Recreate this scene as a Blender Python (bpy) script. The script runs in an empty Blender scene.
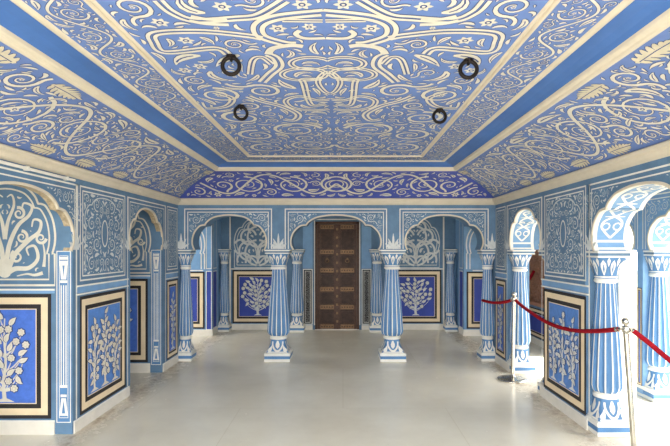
import bpy, math, random
import numpy as np
from mathutils import Vector
PI = math.pi
SC = bpy.context.scene
COL = SC.collection

# ------------------------------------------------------------------ materials
def mat(name, col, rough=0.6, mottled=0.08, scale=6.0, metal=0.0, spec=0.35, bump=0.0):
    m = bpy.data.materials.new(name); m.use_nodes = True
    nt = m.node_tree; b = nt.nodes['Principled BSDF']
    b.inputs['Roughness'].default_value = rough
    b.inputs['Metallic'].default_value = metal
    b.inputs['Specular IOR Level'].default_value = spec
    tc = nt.nodes.new('ShaderNodeTexCoord')
    nz = nt.nodes.new('ShaderNodeTexNoise'); nz.inputs['Scale'].default_value = scale
    nz.inputs['Detail'].default_value = 6; nz.inputs['Roughness'].default_value = 0.65
    nt.links.new(tc.outputs['Object'], nz.inputs['Vector'])
    rp = nt.nodes.new('ShaderNodeValToRGB')
    c = Vector(col)
    lo = [max(0, x*(1-mottled*1.6)) for x in c]; hi = [min(1, x*(1+mottled*1.2)+mottled*0.02) for x in c]
    rp.color_ramp.elements[0].position = 0.3; rp.color_ramp.elements[1].position = 0.7
    rp.color_ramp.elements[0].color = (*lo, 1); rp.color_ramp.elements[1].color = (*hi, 1)
    nt.links.new(nz.outputs['Fac'], rp.inputs['Fac'])
    nt.links.new(rp.outputs['Color'], b.inputs['Base Color'])
    if bump:
        bp = nt.nodes.new('ShaderNodeBump'); bp.inputs['Strength'].default_value = bump
        bp.inputs['Distance'].default_value = 0.01
        n2 = nt.nodes.new('ShaderNodeTexNoise'); n2.inputs['Scale'].default_value = 40
        nt.links.new(tc.outputs['Object'], n2.inputs['Vector'])
        nt.links.new(n2.outputs['Fac'], bp.inputs['Height'])
        nt.links.new(bp.outputs['Normal'], b.inputs['Normal'])
    return m

def s2l(r, g, b):
    f = lambda c: (c/255/12.92) if c/255 <= 0.04045 else ((c/255+0.055)/1.055)**2.4
    return (f(r), f(g), f(b))

WALLBLUE = mat('wall_blue_paint', s2l(92, 124, 154), 0.6, 0.10)
SKYBLUE = mat('light_blue_paint', s2l(118, 158, 198), 0.5, 0.08)
COLBLUE = mat('column_blue_paint', s2l(84, 128, 174), 0.45, 0.08)
DEEPBLUE = mat('deep_blue_paint', s2l(50, 70, 158), 0.6, 0.10)
PANELBLUE = mat('panel_blue_paint', s2l(76, 116, 206), 0.55, 0.10, 20)
SIDEBLUE = mat('pier_panel_blue_paint', s2l(86, 132, 200), 0.55, 0.10, 20)
CEILBLUE = mat('ceiling_blue_paint', s2l(102, 130, 190), 0.7, 0.10, 3)
COVEBLUE = mat('cove_blue_paint', s2l(102, 128, 186), 0.7, 0.10, 3)
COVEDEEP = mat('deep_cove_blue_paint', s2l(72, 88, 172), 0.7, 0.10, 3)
BANDBLUE = mat('band_blue_paint', s2l(68, 108, 172), 0.5, 0.10, 2)
LINEBLUE = mat('outline_blue_paint', s2l(58, 76, 128), 0.7, 0.05)
WHITE = mat('white_paint', s2l(226, 224, 216), 0.55, 0.05)
ORNCREAM = mat('ornament_cream_paint', s2l(214, 210, 196), 0.65, 0.07, 9)
LACE = mat('lace_white_paint', s2l(204, 208, 208), 0.6, 0.08, 12)
MOULD = mat('moulding_cream_plaster', s2l(208, 198, 178), 0.55, 0.05, 5, bump=0.1)
TAN = mat('tan_ochre_paint', s2l(206, 198, 174), 0.65, 0.10, 12)
BLACK = mat('black_border_paint', s2l(40, 37, 38), 0.6, 0.08)
DCREAM = mat('border_cream_paint', s2l(226, 206, 172), 0.6, 0.05)
PLASTER = mat('white_plaster', s2l(222, 217, 206), 0.6, 0.06, 5)
WORN = mat('worn_ochre_plaster', s2l(176, 160, 132), 0.7, 0.25, 40)
IRON = mat('dark_iron', s2l(28, 21, 19), 0.45, 0.15, 30, metal=0.5)
STEEL = mat('brushed_steel', s2l(205, 200, 188), 0.22, 0.03, 30, metal=1.0)
ROPE = mat('red_velvet', s2l(148, 20, 34), 0.85, 0.12, 40, spec=0.1)
WOOD = mat('dark_door_wood', s2l(72, 44, 29), 0.5, 0.25, 14)
WOODD = mat('door_panel_wood', s2l(55, 33, 21), 0.55, 0.25, 14)
BRASS = mat('aged_brass', s2l(116, 90, 66), 0.5, 0.2, 30, metal=0.6)
TERRA = mat('terracotta_lattice', s2l(176, 128, 102), 0.7, 0.12, 10)
STONE = mat('terrace_stone', s2l(150, 142, 128), 0.7, 0.08, 3)
OCHRE = mat('pale_ochre_plaster', s2l(226, 206, 160), 0.7, 0.06, 3)

def floor_material():
    m = bpy.data.materials.new('polished_cream_marble'); m.use_nodes = True
    nt = m.node_tree; b = nt.nodes['Principled BSDF']; L = nt.links
    tc = nt.nodes.new('ShaderNodeTexCoord')
    n1 = nt.nodes.new('ShaderNodeTexNoise'); n1.inputs['Scale'].default_value = 1.3; n1.inputs['Detail'].default_value = 8
    n1.inputs['Roughness'].default_value = 0.6
    n2 = nt.nodes.new('ShaderNodeTexNoise'); n2.inputs['Scale'].default_value = 9; n2.inputs['Detail'].default_value = 8
    n2.inputs['Roughness'].default_value = 0.7
    L.new(tc.outputs['Object'], n1.inputs['Vector']); L.new(tc.outputs['Object'], n2.inputs['Vector'])
    r1 = nt.nodes.new('ShaderNodeValToRGB')
    r1.color_ramp.elements[0].position = 0.3; r1.color_ramp.elements[1].position = 0.72
    r1.color_ramp.elements[0].color = (*s2l(224, 216, 196), 1); r1.color_ramp.elements[1].color = (*s2l(240, 234, 216), 1)
    L.new(n1.outputs['Fac'], r1.inputs['Fac'])
    # brown grime along the feet of the side piers
    sx = nt.nodes.new('ShaderNodeSeparateXYZ'); L.new(tc.outputs['Object'], sx.inputs['Vector'])
    def mth(op, a, bb=None, clamp=False):
        n = nt.nodes.new('ShaderNodeMath'); n.operation = op; n.use_clamp = clamp
        for i, x in enumerate((a, bb)):
            if x is None: continue
            if isinstance(x, (int, float)): n.inputs[i].default_value = x
            else: L.new(x, n.inputs[i])
        return n.outputs[0]
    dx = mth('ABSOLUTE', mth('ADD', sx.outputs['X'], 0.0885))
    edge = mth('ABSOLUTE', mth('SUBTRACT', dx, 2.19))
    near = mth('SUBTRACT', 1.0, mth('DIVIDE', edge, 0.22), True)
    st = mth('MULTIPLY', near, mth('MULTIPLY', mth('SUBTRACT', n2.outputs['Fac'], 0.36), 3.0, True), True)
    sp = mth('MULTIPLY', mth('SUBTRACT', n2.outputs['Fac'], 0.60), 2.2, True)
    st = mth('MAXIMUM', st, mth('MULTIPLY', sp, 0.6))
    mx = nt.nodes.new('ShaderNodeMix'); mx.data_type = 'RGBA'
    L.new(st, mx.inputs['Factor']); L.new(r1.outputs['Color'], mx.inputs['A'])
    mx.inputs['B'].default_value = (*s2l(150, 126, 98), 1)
    # slab joints
    bk = nt.nodes.new('ShaderNodeTexBrick'); bk.inputs['Scale'].default_value = 1.0
    bk.inputs['Mortar Size'].default_value = 0.004; bk.inputs['Brick Width'].default_value = 2.05; bk.inputs['Row Height'].default_value = 1.6
    bk.inputs['Color1'].default_value = (1, 1, 1, 1); bk.inputs['Color2'].default_value = (0.975, 0.97, 0.96, 1); bk.inputs['Mortar'].default_value = (0.9, 0.88, 0.84, 1)
    L.new(tc.outputs['Object'], bk.inputs['Vector'])
    m2 = nt.nodes.new('ShaderNodeMix'); m2.data_type = 'RGBA'; m2.blend_type = 'MULTIPLY'; m2.inputs['Factor'].default_value = 1
    L.new(mx.outputs['Result'], m2.inputs['A']); L.new(bk.outputs['Color'], m2.inputs['B'])
    L.new(m2.outputs['Result'], b.inputs['Base Color'])
    ro = mth('ADD', 0.10, mth('MULTIPLY', n2.outputs['Fac'], 0.22))
    L.new(mth('ADD', ro, mth('MULTIPLY', st, 0.3)), b.inputs['Roughness'])
    b.inputs['Specular IOR Level'].default_value = 0.55
    bp = nt.nodes.new('ShaderNodeBump'); bp.inputs['Strength'].default_value = 0.12; bp.inputs['Distance'].default_value = 0.01
    L.new(n1.outputs['Fac'], bp.inputs['Height']); L.new(bp.outputs['Normal'], b.inputs['Normal'])
    return m
MARBLE = floor_material()

# ------------------------------------------------------------------ mesh builder
def plane_map(O, U, V, N):
    O, U, V, N = Vector(O), Vector(U), Vector(V), Vector(N)
    return lambda u, v, n=0.0: O + U*u + V*v + N*n

class MB:
    def __init__(s): s.q = 0; s.v = []; s.f = []; s.mi = []; s.mats = []; s.sm = []
    def m(s, material):
        if material not in s.mats: s.mats.append(material)
        return s.mats.index(material)
    def face(s, pts, material, smooth=False):
        b = len(s.v); s.v.extend([tuple(p) for p in pts]); s.f.append(tuple(range(b, b+len(pts))))
        s.mi.append(s.m(material)); s.sm.append(smooth)
    def grid(s, rows, material, closed=False, smooth=True, matf=None):
        b = len(s.v); n = len(rows[0])
        for r in rows: s.v.extend([tuple(p) for p in r])
        for i in range(len(rows)-1):
            for j in range(n if closed else n-1):
                k = (j+1) % n
                s.f.append((b+i*n+j, b+i*n+k, b+(i+1)*n+k, b+(i+1)*n+j))
                s.mi.append(s.m(matf(i, j) if matf else material)); s.sm.append(smooth)
    def box(s, x0, x1, y0, y1, z0, z1, material):
        p = [(x, y, z) for z in (z0, z1) for y in (y0, y1) for x in (x0, x1)]
        for q in ((0, 2, 3, 1), (4, 5, 7, 6), (0, 1, 5, 4), (2, 6, 7, 3), (0, 4, 6, 2), (1, 3, 7, 5)):
            s.face([p[i] for i in q], material)
    def bevbox(s, x0, x1, y0, y1, z0, z1, material, e=0.006):
        # box with chamfered top and bottom rims
        def ring(i, z): return [(x0+i, y0+i, z), (x1-i, y0+i, z), (x1-i, y1-i, z), (x0+i, y1-i, z)]
        rows = [ring(e, z0), ring(0, z0+e), ring(0, z1-e), ring(e, z1)]
        s.grid(rows, material, closed=True, smooth=False)
        s.face(rows[0][::-1], material); s.face(rows[-1], material)
    def slab(s, mp, u0, u1, v0, v1, n0, n1, material):
        p = [mp(u, v, n) for n in (n0, n1) for v in (v0, v1) for u in (u0, u1)]
        for q in ((0, 2, 3, 1), (4, 5, 7, 6), (0, 1, 5, 4), (2, 6, 7, 3), (0, 4, 6, 2), (1, 3, 7, 5)):
            s.face([p[i] for i in q], material)
    def rect(s, mp, u0, u1, v0, v1, n, material):
        s.face([mp(u0, v0, n), mp(u1, v0, n), mp(u1, v1, n), mp(u0, v1, n)], material)
    def frame(s, mp, u0, u1, v0, v1, t, n, material, depth=None):
        for a, b, c, d in ((u0, u1, v0, v0+t), (u0, u1, v1-t, v1), (u0, u0+t, v0+t, v1-t), (u1-t, u1, v0+t, v1-t)):
            if depth: s.slab(mp, a, b, c, d, 0, n, material)
            else: s.rect(mp, a, b, c, d, n, material)
    def ribbon(s, mp, pts, w, n, material):
        k = len(pts)
        if k < 2: return
        s.q += 1; n += (s.q % 60)*9e-6
        if isinstance(w, (int, float)): w = [w]*k
        L, R = [], []
        for i in range(k):
            a = pts[max(0, i-1)]; c = pts[min(k-1, i+1)]
            dx, dy = c[0]-a[0], c[1]-a[1]; l = math.hypot(dx, dy) or 1
            nx, ny = -dy/l, dx/l; h = w[i]/2
            L.append(mp(pts[i][0]+nx*h, pts[i][1]+ny*h, n)); R.append(mp(pts[i][0]-nx*h, pts[i][1]-ny*h, n))
        s.grid([L, R], material, smooth=False)
    def poly(s, mp, pts, n, material):
        # star-shaped fan around the centroid
        s.q += 1; n += (s.q % 60)*9e-6
        cx = sum(p[0] for p in pts)/len(pts); cy = sum(p[1] for p in pts)/len(pts)
        b = len(s.v); s.v.append(tuple(mp(cx, cy, n))); s.v.extend([tuple(mp(p[0], p[1], n)) for p in pts])
        k = len(pts)
        for i in range(k):
            s.f.append((b, b+1+i, b+1+(i+1) % k)); s.mi.append(s.m(material)); s.sm.append(False)
    def tube(s, pts, r, material, seg=10, caps=True):
        rows = []; pts = [Vector(p) for p in pts]; k = len(pts); up = None
        for i in range(k):
            t = (pts[min(k-1, i+1)]-pts[max(0, i-1)]).normalized()
            if up is None: up = Vector((0, 0, 1)) if abs(t.z) < 0.9 else Vector((1, 0, 0))
            a = t.cross(up).normalized(); b = a.cross(t).normalized(); up = b
            rr = r[i] if isinstance(r, (list, tuple)) else r
            rows.append([pts[i]+a*rr*math.cos(q*2*PI/seg)+b*rr*math.sin(q*2*PI/seg) for q in range(seg)])
        s.grid(rows, material, closed=True)
        if caps: s.face(rows[0][::-1], material); s.face(rows[-1], material)
    def lathe(s, prof, material, seg=24, o=(0, 0, 0), matf=None, caps=True):
        rows = [[(o[0]+r*math.cos(j*2*PI/seg), o[1]+r*math.sin(j*2*PI/seg), o[2]+z) for j in range(seg)] for r, z in prof]
        s.grid(rows, material, closed=True, matf=matf)
        if caps: s.face(rows[0][::-1], material); s.face(rows[-1], material)
    def torus(s, c, R, r, mp3, material, seg=32, sub=10):
        rows = []
        for i in range(seg+1):
            a = i*2*PI/seg
            rows.append([mp3((R+r*math.cos(b*2*PI/sub))*math.cos(a), (R+r*math.cos(b*2*PI/sub))*math.sin(a), r*math.sin(b*2*PI/sub)) for b in range(sub)])
        s.grid(rows, material, closed=True)
    def build(s, name, parent=None, label=None):
        me = bpy.data.meshes.new(name); me.from_pydata(s.v, [], s.f)
        for x in s.mats: me.materials.append(x)
        me.polygons.foreach_set('material_index', s.mi)
        me.polygons.foreach_set('use_smooth', s.sm)
        me.update()
        o = bpy.data.objects.new(name, me); COL.objects.link(o)
        if parent: o.parent = parent
        if label: o['label'] = label
        return o

def weld(o, d=1e-5):
    import bmesh
    bm = bmesh.new(); bm.from_mesh(o.data); bmesh.ops.remove_doubles(bm, verts=bm.verts, dist=d)
    bmesh.ops.recalc_face_normals(bm, faces=bm.faces); bm.to_mesh(o.data); bm.free(); return o

def struct(o): o['kind'] = 'structure'; return o
def thing(name, label, cat, loc=(0, 0, 0), group=None):
    o = bpy.data.objects.new(name, None); COL.objects.link(o); o.location = loc
    o.empty_display_size = 0.1
    o['label'] = label; o['category'] = cat
    if group: o['group'] = group
    return o
def dup(root, loc, label):
    r = root.copy(); COL.objects.link(r); r.location = loc; r['label'] = label
    for ch in list(root.children):
        c = ch.copy(); COL.objects.link(c); c.parent = r
        for g in list(ch.children):
            d = g.copy(); COL.objects.link(d); d.parent = c
    return r

# ------------------------------------------------------------------ ornament engine (painted stems, leaves and flowers)
class Orn:
    def __init__(s, u0, u1, v0, v1, cell, seed, inside=None, margin=0.0):
        s.u0, s.v0, s.c = u0, v0, cell; s.u1, s.v1 = u1, v1
        s.nu = int((u1-u0)/cell)+1; s.nv = int((v1-v0)/cell)+1
        s.g = np.zeros((s.nu, s.nv), bool); s.rnd = random.Random(seed); s.items = []
        mg = int(margin/cell)
        if mg: s.g[:mg] = s.g[-mg:] = True; s.g[:, :mg] = s.g[:, -mg:] = True
        if inside:
            for i in range(s.nu):
                for j in range(s.nv):
                    if not inside(u0+i*cell, v0+j*cell): s.g[i, j] = True
    def disc(s, u, v, r):
        c = s.c; i0 = max(0, int((u-r-s.u0)/c)); i1 = min(s.nu-1, int((u+r-s.u0)/c)+1)
        j0 = max(0, int((v-r-s.v0)/c)); j1 = min(s.nv-1, int((v+r-s.v0)/c)+1)
        if i0 > i1 or j0 > j1: return None
        I = np.arange(i0, i1+1)[:, None]*c+s.u0-u; J = np.arange(j0, j1+1)[None, :]*c+s.v0-v
        return i0, i1+1, j0, j1+1, (I*I+J*J) <= r*r
    def mark(s, pts, r):
        for p in pts:
            d = s.disc(p[0], p[1], r)
            if d: s.g[d[0]:d[1], d[2]:d[3]] |= d[4]
    def free(s, pts, r):
        for p in pts:
            if not (s.u0+r*.5 <= p[0] <= s.u1-r*.5 and s.v0+r*.5 <= p[1] <= s.v1-r*.5): return False
            if s.g[min(s.nu-1, int((p[0]-s.u0)/s.c+.5)), min(s.nv-1, int((p[1]-s.v0)/s.c+.5))]: return False
        for p in pts[::2]:
            d = s.disc(p[0], p[1], r)
            if d and (s.g[d[0]:d[1], d[2]:d[3]] & d[4]).any(): return False
        return True
    def rib(s, pts, w, m=0, gap=0.004, taper=None):
        k = len(pts)
        if taper == 'end': ww = [w*(1-0.75*i/(k-1)) for i in range(k)]
        elif taper == 'both': ww = [w*(0.25+0.75*math.sin(PI*i/(k-1))) for i in range(k)]
        else: ww = [w]*k
        s.items.append(('r', pts, ww, m)); s.mark(pts, w/2+gap)
    def clip_rib(s, pts, w, m=0, gap=0.004):
        # adds only the runs of a stroke which stay in the free area
        run = []
        for p in pts+[None]:
            ok = p is not None and s.u0 < p[0] < s.u1 and s.v0 < p[1] < s.v1
            if ok: run.append(p)
            else:
                if len(run) > 3: s.rib(run, w, m, gap)
                run = []
    def leaf_pts(s, u, v, a, L, bend):
        k = 6; out = []
        x, y, b = u, v, a
        for i in range(k+1):
            out.append((x, y)); x += math.cos(b)*L/k; y += math.sin(b)*L/k; b += bend/k
        return out
    def leaf(s, u, v, a, L, W, bend=0.6, m=0, gap=0.004, test=True):
        c = s.leaf_pts(u, v, a, L, bend)
        if test and not s.free(c, W*0.5+gap*0.5): return False
        k = len(c)-1
        ww = [W*max(0.12, math.sin(PI*min(1, (0.06+0.94*i/k))**0.8)) for i in range(k+1)]
        s.items.append(('r', c, ww, m)); s.mark(c, W*0.5+gap); return True
    def flower(s, u, v, r, m=0, n=6, test=True):
        if test and not s.free([(u+r*.6*math.cos(t), v+r*.6*math.sin(t)) for t in (0, 1.05, 2.1, 3.14, 4.2, 5.2)], r*0.5): return False
        pts = []
        for i in range(n*4):
            a = i*2*PI/(n*4); rr = r*(0.78+0.22*math.cos(a*n)); pts.append((u+rr*math.cos(a), v+rr*math.sin(a)))
        s.items.append(('p', pts, None, m))
        s.items.append(('d', [(u+r*.38*math.cos(q*PI/4), v+r*.38*math.sin(q*PI/4)) for q in range(8)], None, m))
        s.items.append(('p', [(u+r*.2*math.cos(q*PI/3), v+r*.2*math.sin(q*PI/3)) for q in range(6)], None, m, 1))
        s.mark([(u, v)], r*1.15); return True
    def spiral_pts(s, cx, cy, R, a0, d, turns, rin=0.18, sq=1.0):
        k = max(12, int(turns*16)); out = []
        for i in range(k+1):
            t = i/k; r = R*(1-t*(1-rin)); a = a0+d*t*turns*2*PI
            out.append((cx+r*math.cos(a)*sq, cy+r*math.sin(a)))
        return out
    def spiral(s, cx, cy, R, a0, d, turns=1.5, w=0.012, m=0, gap=0.004, bud=True, leaves=True, sq=1.0):
        p = s.spiral_pts(cx, cy, R, a0, d, turns, 0.2, sq)
        s.rib(p, w, m, gap, 'end')
        if bud: s.flower(cx, cy, R*0.17, m, 5, False)
        if leaves:
            st = max(3, int(len(p)/7))
            for i in range(2, len(p)-3, st):
                a = math.atan2(p[i+1][1]-p[i][1], p[i+1][0]-p[i][0])
                for sd in (1, -1):
                    L = R*s.rnd.uniform(.28, .42)
                    off = w*0.9
                    s.leaf(p[i][0]+math.cos(a+sd*PI/2)*off*1.6, p[i][1]+math.sin(a+sd*PI/2)*off*1.6, a+sd*0.7, L, L*0.3, -sd*0.9, m, gap)
        return p
    def scrolls(s, rs, tries, w=0.2, gap=0.004, m=0, turns=(1.2, 1.8), sq=1.0):
        for R in rs:
            for _ in range(tries):
                u = s.rnd.uniform(s.u0+R, max(s.u0+R, s.u1-R)); v = s.rnd.uniform(s.v0+R, max(s.v0+R, s.v1-R))
                ring = [(u, v)]+[(u+R*f*math.cos(q)*sq, v+R*f*math.sin(q)) for q in [i*PI/6 for i in range(12)] for f in (.55, 1)]
                if s.free(ring, R*0.15):
                    d = s.rnd.choice((1, -1)); a0 = s.rnd.uniform(0, 2*PI)
                    p = s.spiral(u, v, R*0.95, a0, d, s.rnd.uniform(*turns), w*R, m, gap, sq=sq)
                    # tail leaving the scroll
                    a = math.atan2(p[0][1]-p[1][1], p[0][0]-p[1][0])
                    x, y = p[0]; t = [p[0]]
                    for i in range(8):
                        x += math.cos(a)*R*.16; y += math.sin(a)*R*.16; a += d*0.22; t.append((x, y))
                    k = 3
                    while k < len(t) and s.free([t[k]], w*R*.4): k += 1
                    if k > 4: s.rib(t[:k], w*R*.85, m, gap)
    def fill(s, sizes, tries, asp=0.3, gap=0.004, m=0, flowers=0.0):
        for L in sizes:
            for _ in range(tries):
                u = s.rnd.uniform(s.u0, s.u1); v = s.rnd.uniform(s.v0, s.v1)
                if s.g[min(s.nu-1, int((u-s.u0)/s.c)), min(s.nv-1, int((v-s.v0)/s.c))]: continue
                if flowers and s.rnd.random() < flowers:
                    if s.flower(u, v, L*0.35, m): continue
                a = s.rnd.uniform(0, 2*PI)
                for q in range(7):
                    if s.leaf(u, v, a+q*0.9, L, L*asp*s.rnd.uniform(.8, 1.25), s.rnd.choice((-1, 1))*s.rnd.uniform(.4, 2.6), m, gap): break
    def mirror(s, axis):
        for it in list(s.items):
            s.items.append((it[0], [(2*axis-p[0], p[1]) for p in it[1]], it[2], it[3])+tuple(it[4:]))
    def emit(s, mb, mp, mats, dark=None, outline=0.0, n=0.002):
        for it in s.items:
            m = mats[it[3]]
            if it[0] == 'r' and len(it) > 4: mb.ribbon(mp, it[1], it[2], n*1.3, m)
            elif it[0] == 'r':
                if outline and dark: mb.ribbon(mp, it[1], [w+2*outline for w in it[2]], n*0.5, dark)
                mb.ribbon(mp, it[1], it[2], n, m)
                if outline and dark and max(it[2]) > .026 and len(it[1]) == 7 and it[2][0] < max(it[2])*.7:
                    mb.ribbon(mp, it[1][1:6], [max(it[2])*.16]*5, n*1.4, dark)
            elif it[0] == 'p': mb.poly(mp, it[1], n*(1.6 if len(it) > 4 else 1), m)
            elif it[0] == 'd' and dark: mb.poly(mp, it[1], n*1.3, dark)

def smooth_path(ctrl, k=8):
    # Catmull-Rom through control points
    P = [ctrl[0]]+list(ctrl)+[ctrl[-1]]; out = []
    for i in range(1, len(P)-2):
        for j in range(k):
            t = j/k; a, b, c, d = P[i-1], P[i], P[i+1], P[i+2]
            out.append(tuple(0.5*((2*b[q])+(c[q]-a[q])*t+(2*a[q]-5*b[q]+4*c[q]-d[q])*t*t+(3*b[q]-a[q]-3*c[q]+d[q])*t**3) for q in range(len(b))))
    out.append(tuple(ctrl[-1])); return out

# ------------------------------------------------------------------ camera and layout
F, CX, CY, H = 480.0, 343.0, 248.0, 1.6
cam = bpy.data.cameras.new('camera'); camo = bpy.data.objects.new('camera', cam); COL.objects.link(camo)
camo.location = (0, 0, H); camo.rotation_euler = (PI/2, 0, 0)
cam.sensor_width = 36; cam.lens = F*36/670
cam.shift_x = -(CX-335)/670; cam.shift_y = (CY-223)/670
cam.clip_start = 0.05; SC.camera = camo

XL, XR, YA, YB = -2.325, 2.148, 6.76, 9.40
YN = 0.5                     # near end, unseen: left open and set close to let more daylight in
XC = (XL+XR)/2
SP = 1.575                    # spring line of the arches, top of the capitals
ZW = 2.26                     # top of the wall paint, under the cornice
AP = 2.06                     # apex of the arches
LM = plane_map((XL, 0, 0), (0, 1, 0), (0, 0, 1), (1, 0, 0))
RM = plane_map((XR, 0, 0), (0, 1, 0), (0, 0, 1), (-1, 0, 0))
AM = plane_map((0, YA, 0), (1, 0, 0), (0, 0, 1), (0, -1, 0))
BM = plane_map((0, YB, 0), (1, 0, 0), (0, 0, 1), (0, -1, 0))

HALF = smooth_path([(0.05, 0.0), (0.0, 0.14), (-0.005, 0.30), (0.05, 0.50), (0.17, 0.66), (0.26, 0.70), (0.335, 0.705)], 5)[:-1] + \
       smooth_path([(0.335, 0.705), (0.40, 0.81), (0.56, 0.925), (0.80, 0.985), (1.0, 1.0)], 5)
def arch(u0, u1, z0=SP, z1=AP):
    c = (u0+u1)/2; hw = (u1-u0)/2
    L = [(u0+p[0]*hw, z0+p[1]*(z1-z0)) for p in HALF]
    return L + [(2*c-p[0], p[1]) for p in L[-2::-1]]
def offset_arch(u0, u1, d, z0=SP, z1=AP):
    return arch(u0-d, u1+d, z0, z1+d)

def arch_wall(name, mp, u0, u1, ztop, openings, T, material, base=lambda k: 0.0, parent=None, n0=0.0, jw=(0, 0)):
    """wall with cusped openings; openings = (ua, ub, za, floor) ; base(k) = foot of leg k"""
    import bmesh
    poly = [(u0, base(0))]
    for k, (a, b) in enumerate(openings):
        A = arch(a, b)
        if base(k) < SP-0.01:
            poly.append((A[0][0]-jw[0], base(k)))
            if jw[0]: poly.append((A[0][0]-jw[0], SP))
        else: poly.append((A[0][0]-0.0, SP))
        poly += A[1:-1] if base(k) >= SP-0.01 else A
        if jw[1] and base(k+1) < SP-0.01: poly.append((A[-1][0]+jw[1], SP))
        poly.append((A[-1][0]+(jw[1] if base(k+1) < SP-0.01 else 0), SP if base(k+1) >= SP-0.01 else base(k+1)))
    poly += [(u1, base(len(openings))), (u1, ztop), (u0, ztop)]
    cl = [poly[0]]
    for p in poly[1:]:
        if abs(p[0]-cl[-1][0])+abs(p[1]-cl[-1][1]) > 1e-5: cl.append(p)
    bm = bmesh.new()
    f = bm.faces.new([bm.verts.new(mp(p[0], p[1], n0)) for p in cl])
    r = bmesh.ops.extrude_face_region(bm, geom=[f])
    d = mp(0, 0, n0-T)-mp(0, 0, n0)
    for g in r['geom']:
        if isinstance(g, bmesh.types.BMVert): g.co += d
    bmesh.ops.recalc_face_normals(bm, faces=bm.faces)
    bmesh.ops.triangulate(bm, faces=bm.faces[:])
    me = bpy.data.meshes.new(name); bm.to_mesh(me); bm.free(); me.materials.append(material)
    o = bpy.data.objects.new(name, me); COL.objects.link(o)
    if parent: o.parent = parent
    return o

# ------------------------------------------------------------------ painted parts of the walls
def tree(mp, parent, cu, v0, h, hw, n, seed, material=ORNCREAM, round_crown=False, name='painted_tree'):
    """painted tree: trunk, curving stems, and separate outlined leaves and blossoms"""
    mb = MB(); r = random.Random(seed); tw = .05*h
    mb.poly(mp, [(cu-.11*h, v0), (cu-.05*h, v0+.03*h), (cu, v0+.05*h), (cu+.05*h, v0+.03*h), (cu+.11*h, v0)], n, material)
    def rib(p, a, b, nn=n, m=None):
        k = len(p); mb.ribbon(mp, p, [a+(b-a)*i/(k-1) for i in range(k)], nn, m or material)
    def leaf(x, y, a, L, W):
        k = 7; bend = r.uniform(-.12, .12)
        c = [(x+math.cos(a+(q-3)*bend)*L*(q/k-.45), y+math.sin(a+(q-3)*bend)*L*(q/k-.45)) for q in range(k+1)]
        w = [W*max(.08, math.sin(PI*(.04+.95*(q/k)**.75))) for q in range(k+1)]
        mb.ribbon(mp, c, [q+.016*h for q in w], n*1.3, LINEBLUE); mb.ribbon(mp, c, w, n*1.6, material)
        mb.ribbon(mp, c[1:6], W*.14, n*1.9, TAN)
    def blossom(x, y, R):
        e = r.uniform(0, 6)
        def ring(f, lob): return [(x+R*f*(1-lob+lob*math.cos(q*2*PI/28*7+e))*math.cos(q*2*PI/28), y+R*f*(1-lob+lob*math.cos(q*2*PI/28*7+e))*math.sin(q*2*PI/28)) for q in range(28)]
        mb.poly(mp, ring(1.22, .08), n*1.3, LINEBLUE); mb.poly(mp, ring(1, .12), n*1.6, material)
        mb.poly(mp, ring(.55, 0), n*1.9, TAN); mb.poly(mp, ring(.32, 0), n*2.2, material)
    d = (.105 if round_crown else .088)*h
    if round_crown: cy, ry, y0 = v0+.60*h, .41*h, .20
    else: cy, ry, y0 = v0+.56*h, .46*h, .13
    trunk = smooth_path([(cu, v0+.02*h), (cu-.012*h, v0+.22*h), (cu+.010*h, v0+.45*h), (cu-.006*h, v0+.70*h), (cu, v0+.93*h)], 8)
    rib(trunk, tw*(1.35 if round_crown else .95), tw*.22)
    spots = []
    for _ in range(2600):
        x = cu+r.uniform(-hw, hw); y = v0+h*r.uniform(y0, .985)
        q = ((x-cu)/hw)**2+((y-cy)/ry)**2
        if round_crown:
            if q > 1.0: continue
        else:
            t = (y-v0)/h; lim = hw*min(1, (.45+1.3*(t-.1)) if t < .5 else 1.0)*(1 if t < .62 else max(.12, 1-((t-.62)/.40)**1.6))
            if abs(x-cu) > lim: continue
        if abs(x-cu) < .035*h and y < v0+.5*h: continue
        if all((x-u)**2+(y-v)**2 > d*d for u, v in spots): spots.append((x, y))
    for x, y in spots:
        ty = max(v0+.12*h, y-(.10+.55*abs(x-cu)/max(hw, .01)*.4)*h)
        b = (cu, ty)
        p = smooth_path([b, (cu+(x-cu)*.45, ty+(y-ty)*.25), (cu+(x-cu)*.85, ty+(y-ty)*.65), (x, y)], 5)
        rib(p, tw*.36, tw*.15)
    for x, y in spots:
        sd = 1 if x > cu else -1
        t = (y-v0)/h
        if r.random() < .34: blossom(x, y, d*.50)
        else:
            a = PI/2-sd*(.55+.9*abs(x-cu)/hw)+r.uniform(-.35, .35)
            if t < .32: a -= sd*1.3
            leaf(x, y, a, d*1.30, d*.66)
    return mb.build(name, parent)

def dado(mp, parent, u0, u1, v0=0.12, v1=1.17, fill=PANELBLUE, scale=1.0, n=0.004):
    """framed painted panel: black, cream, black, thin cream, blue field; returns (object, inner rect)"""
    mb = MB(); t = 0; k = scale
    mb.rect(mp, u0, u1, v0, v1, n*.5, fill)
    for w, m in ((.030*k, BLACK), (.058*k, DCREAM), (.038*k, BLACK), (.008*k, DCREAM)):
        mb.frame(mp, u0+t, u1-t, v0+t, v1-t, w, n, m); t += w
    o = mb.build('dado_panel', parent)
    return o, (u0+t, u1-t, v0+t, v1-t)

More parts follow.
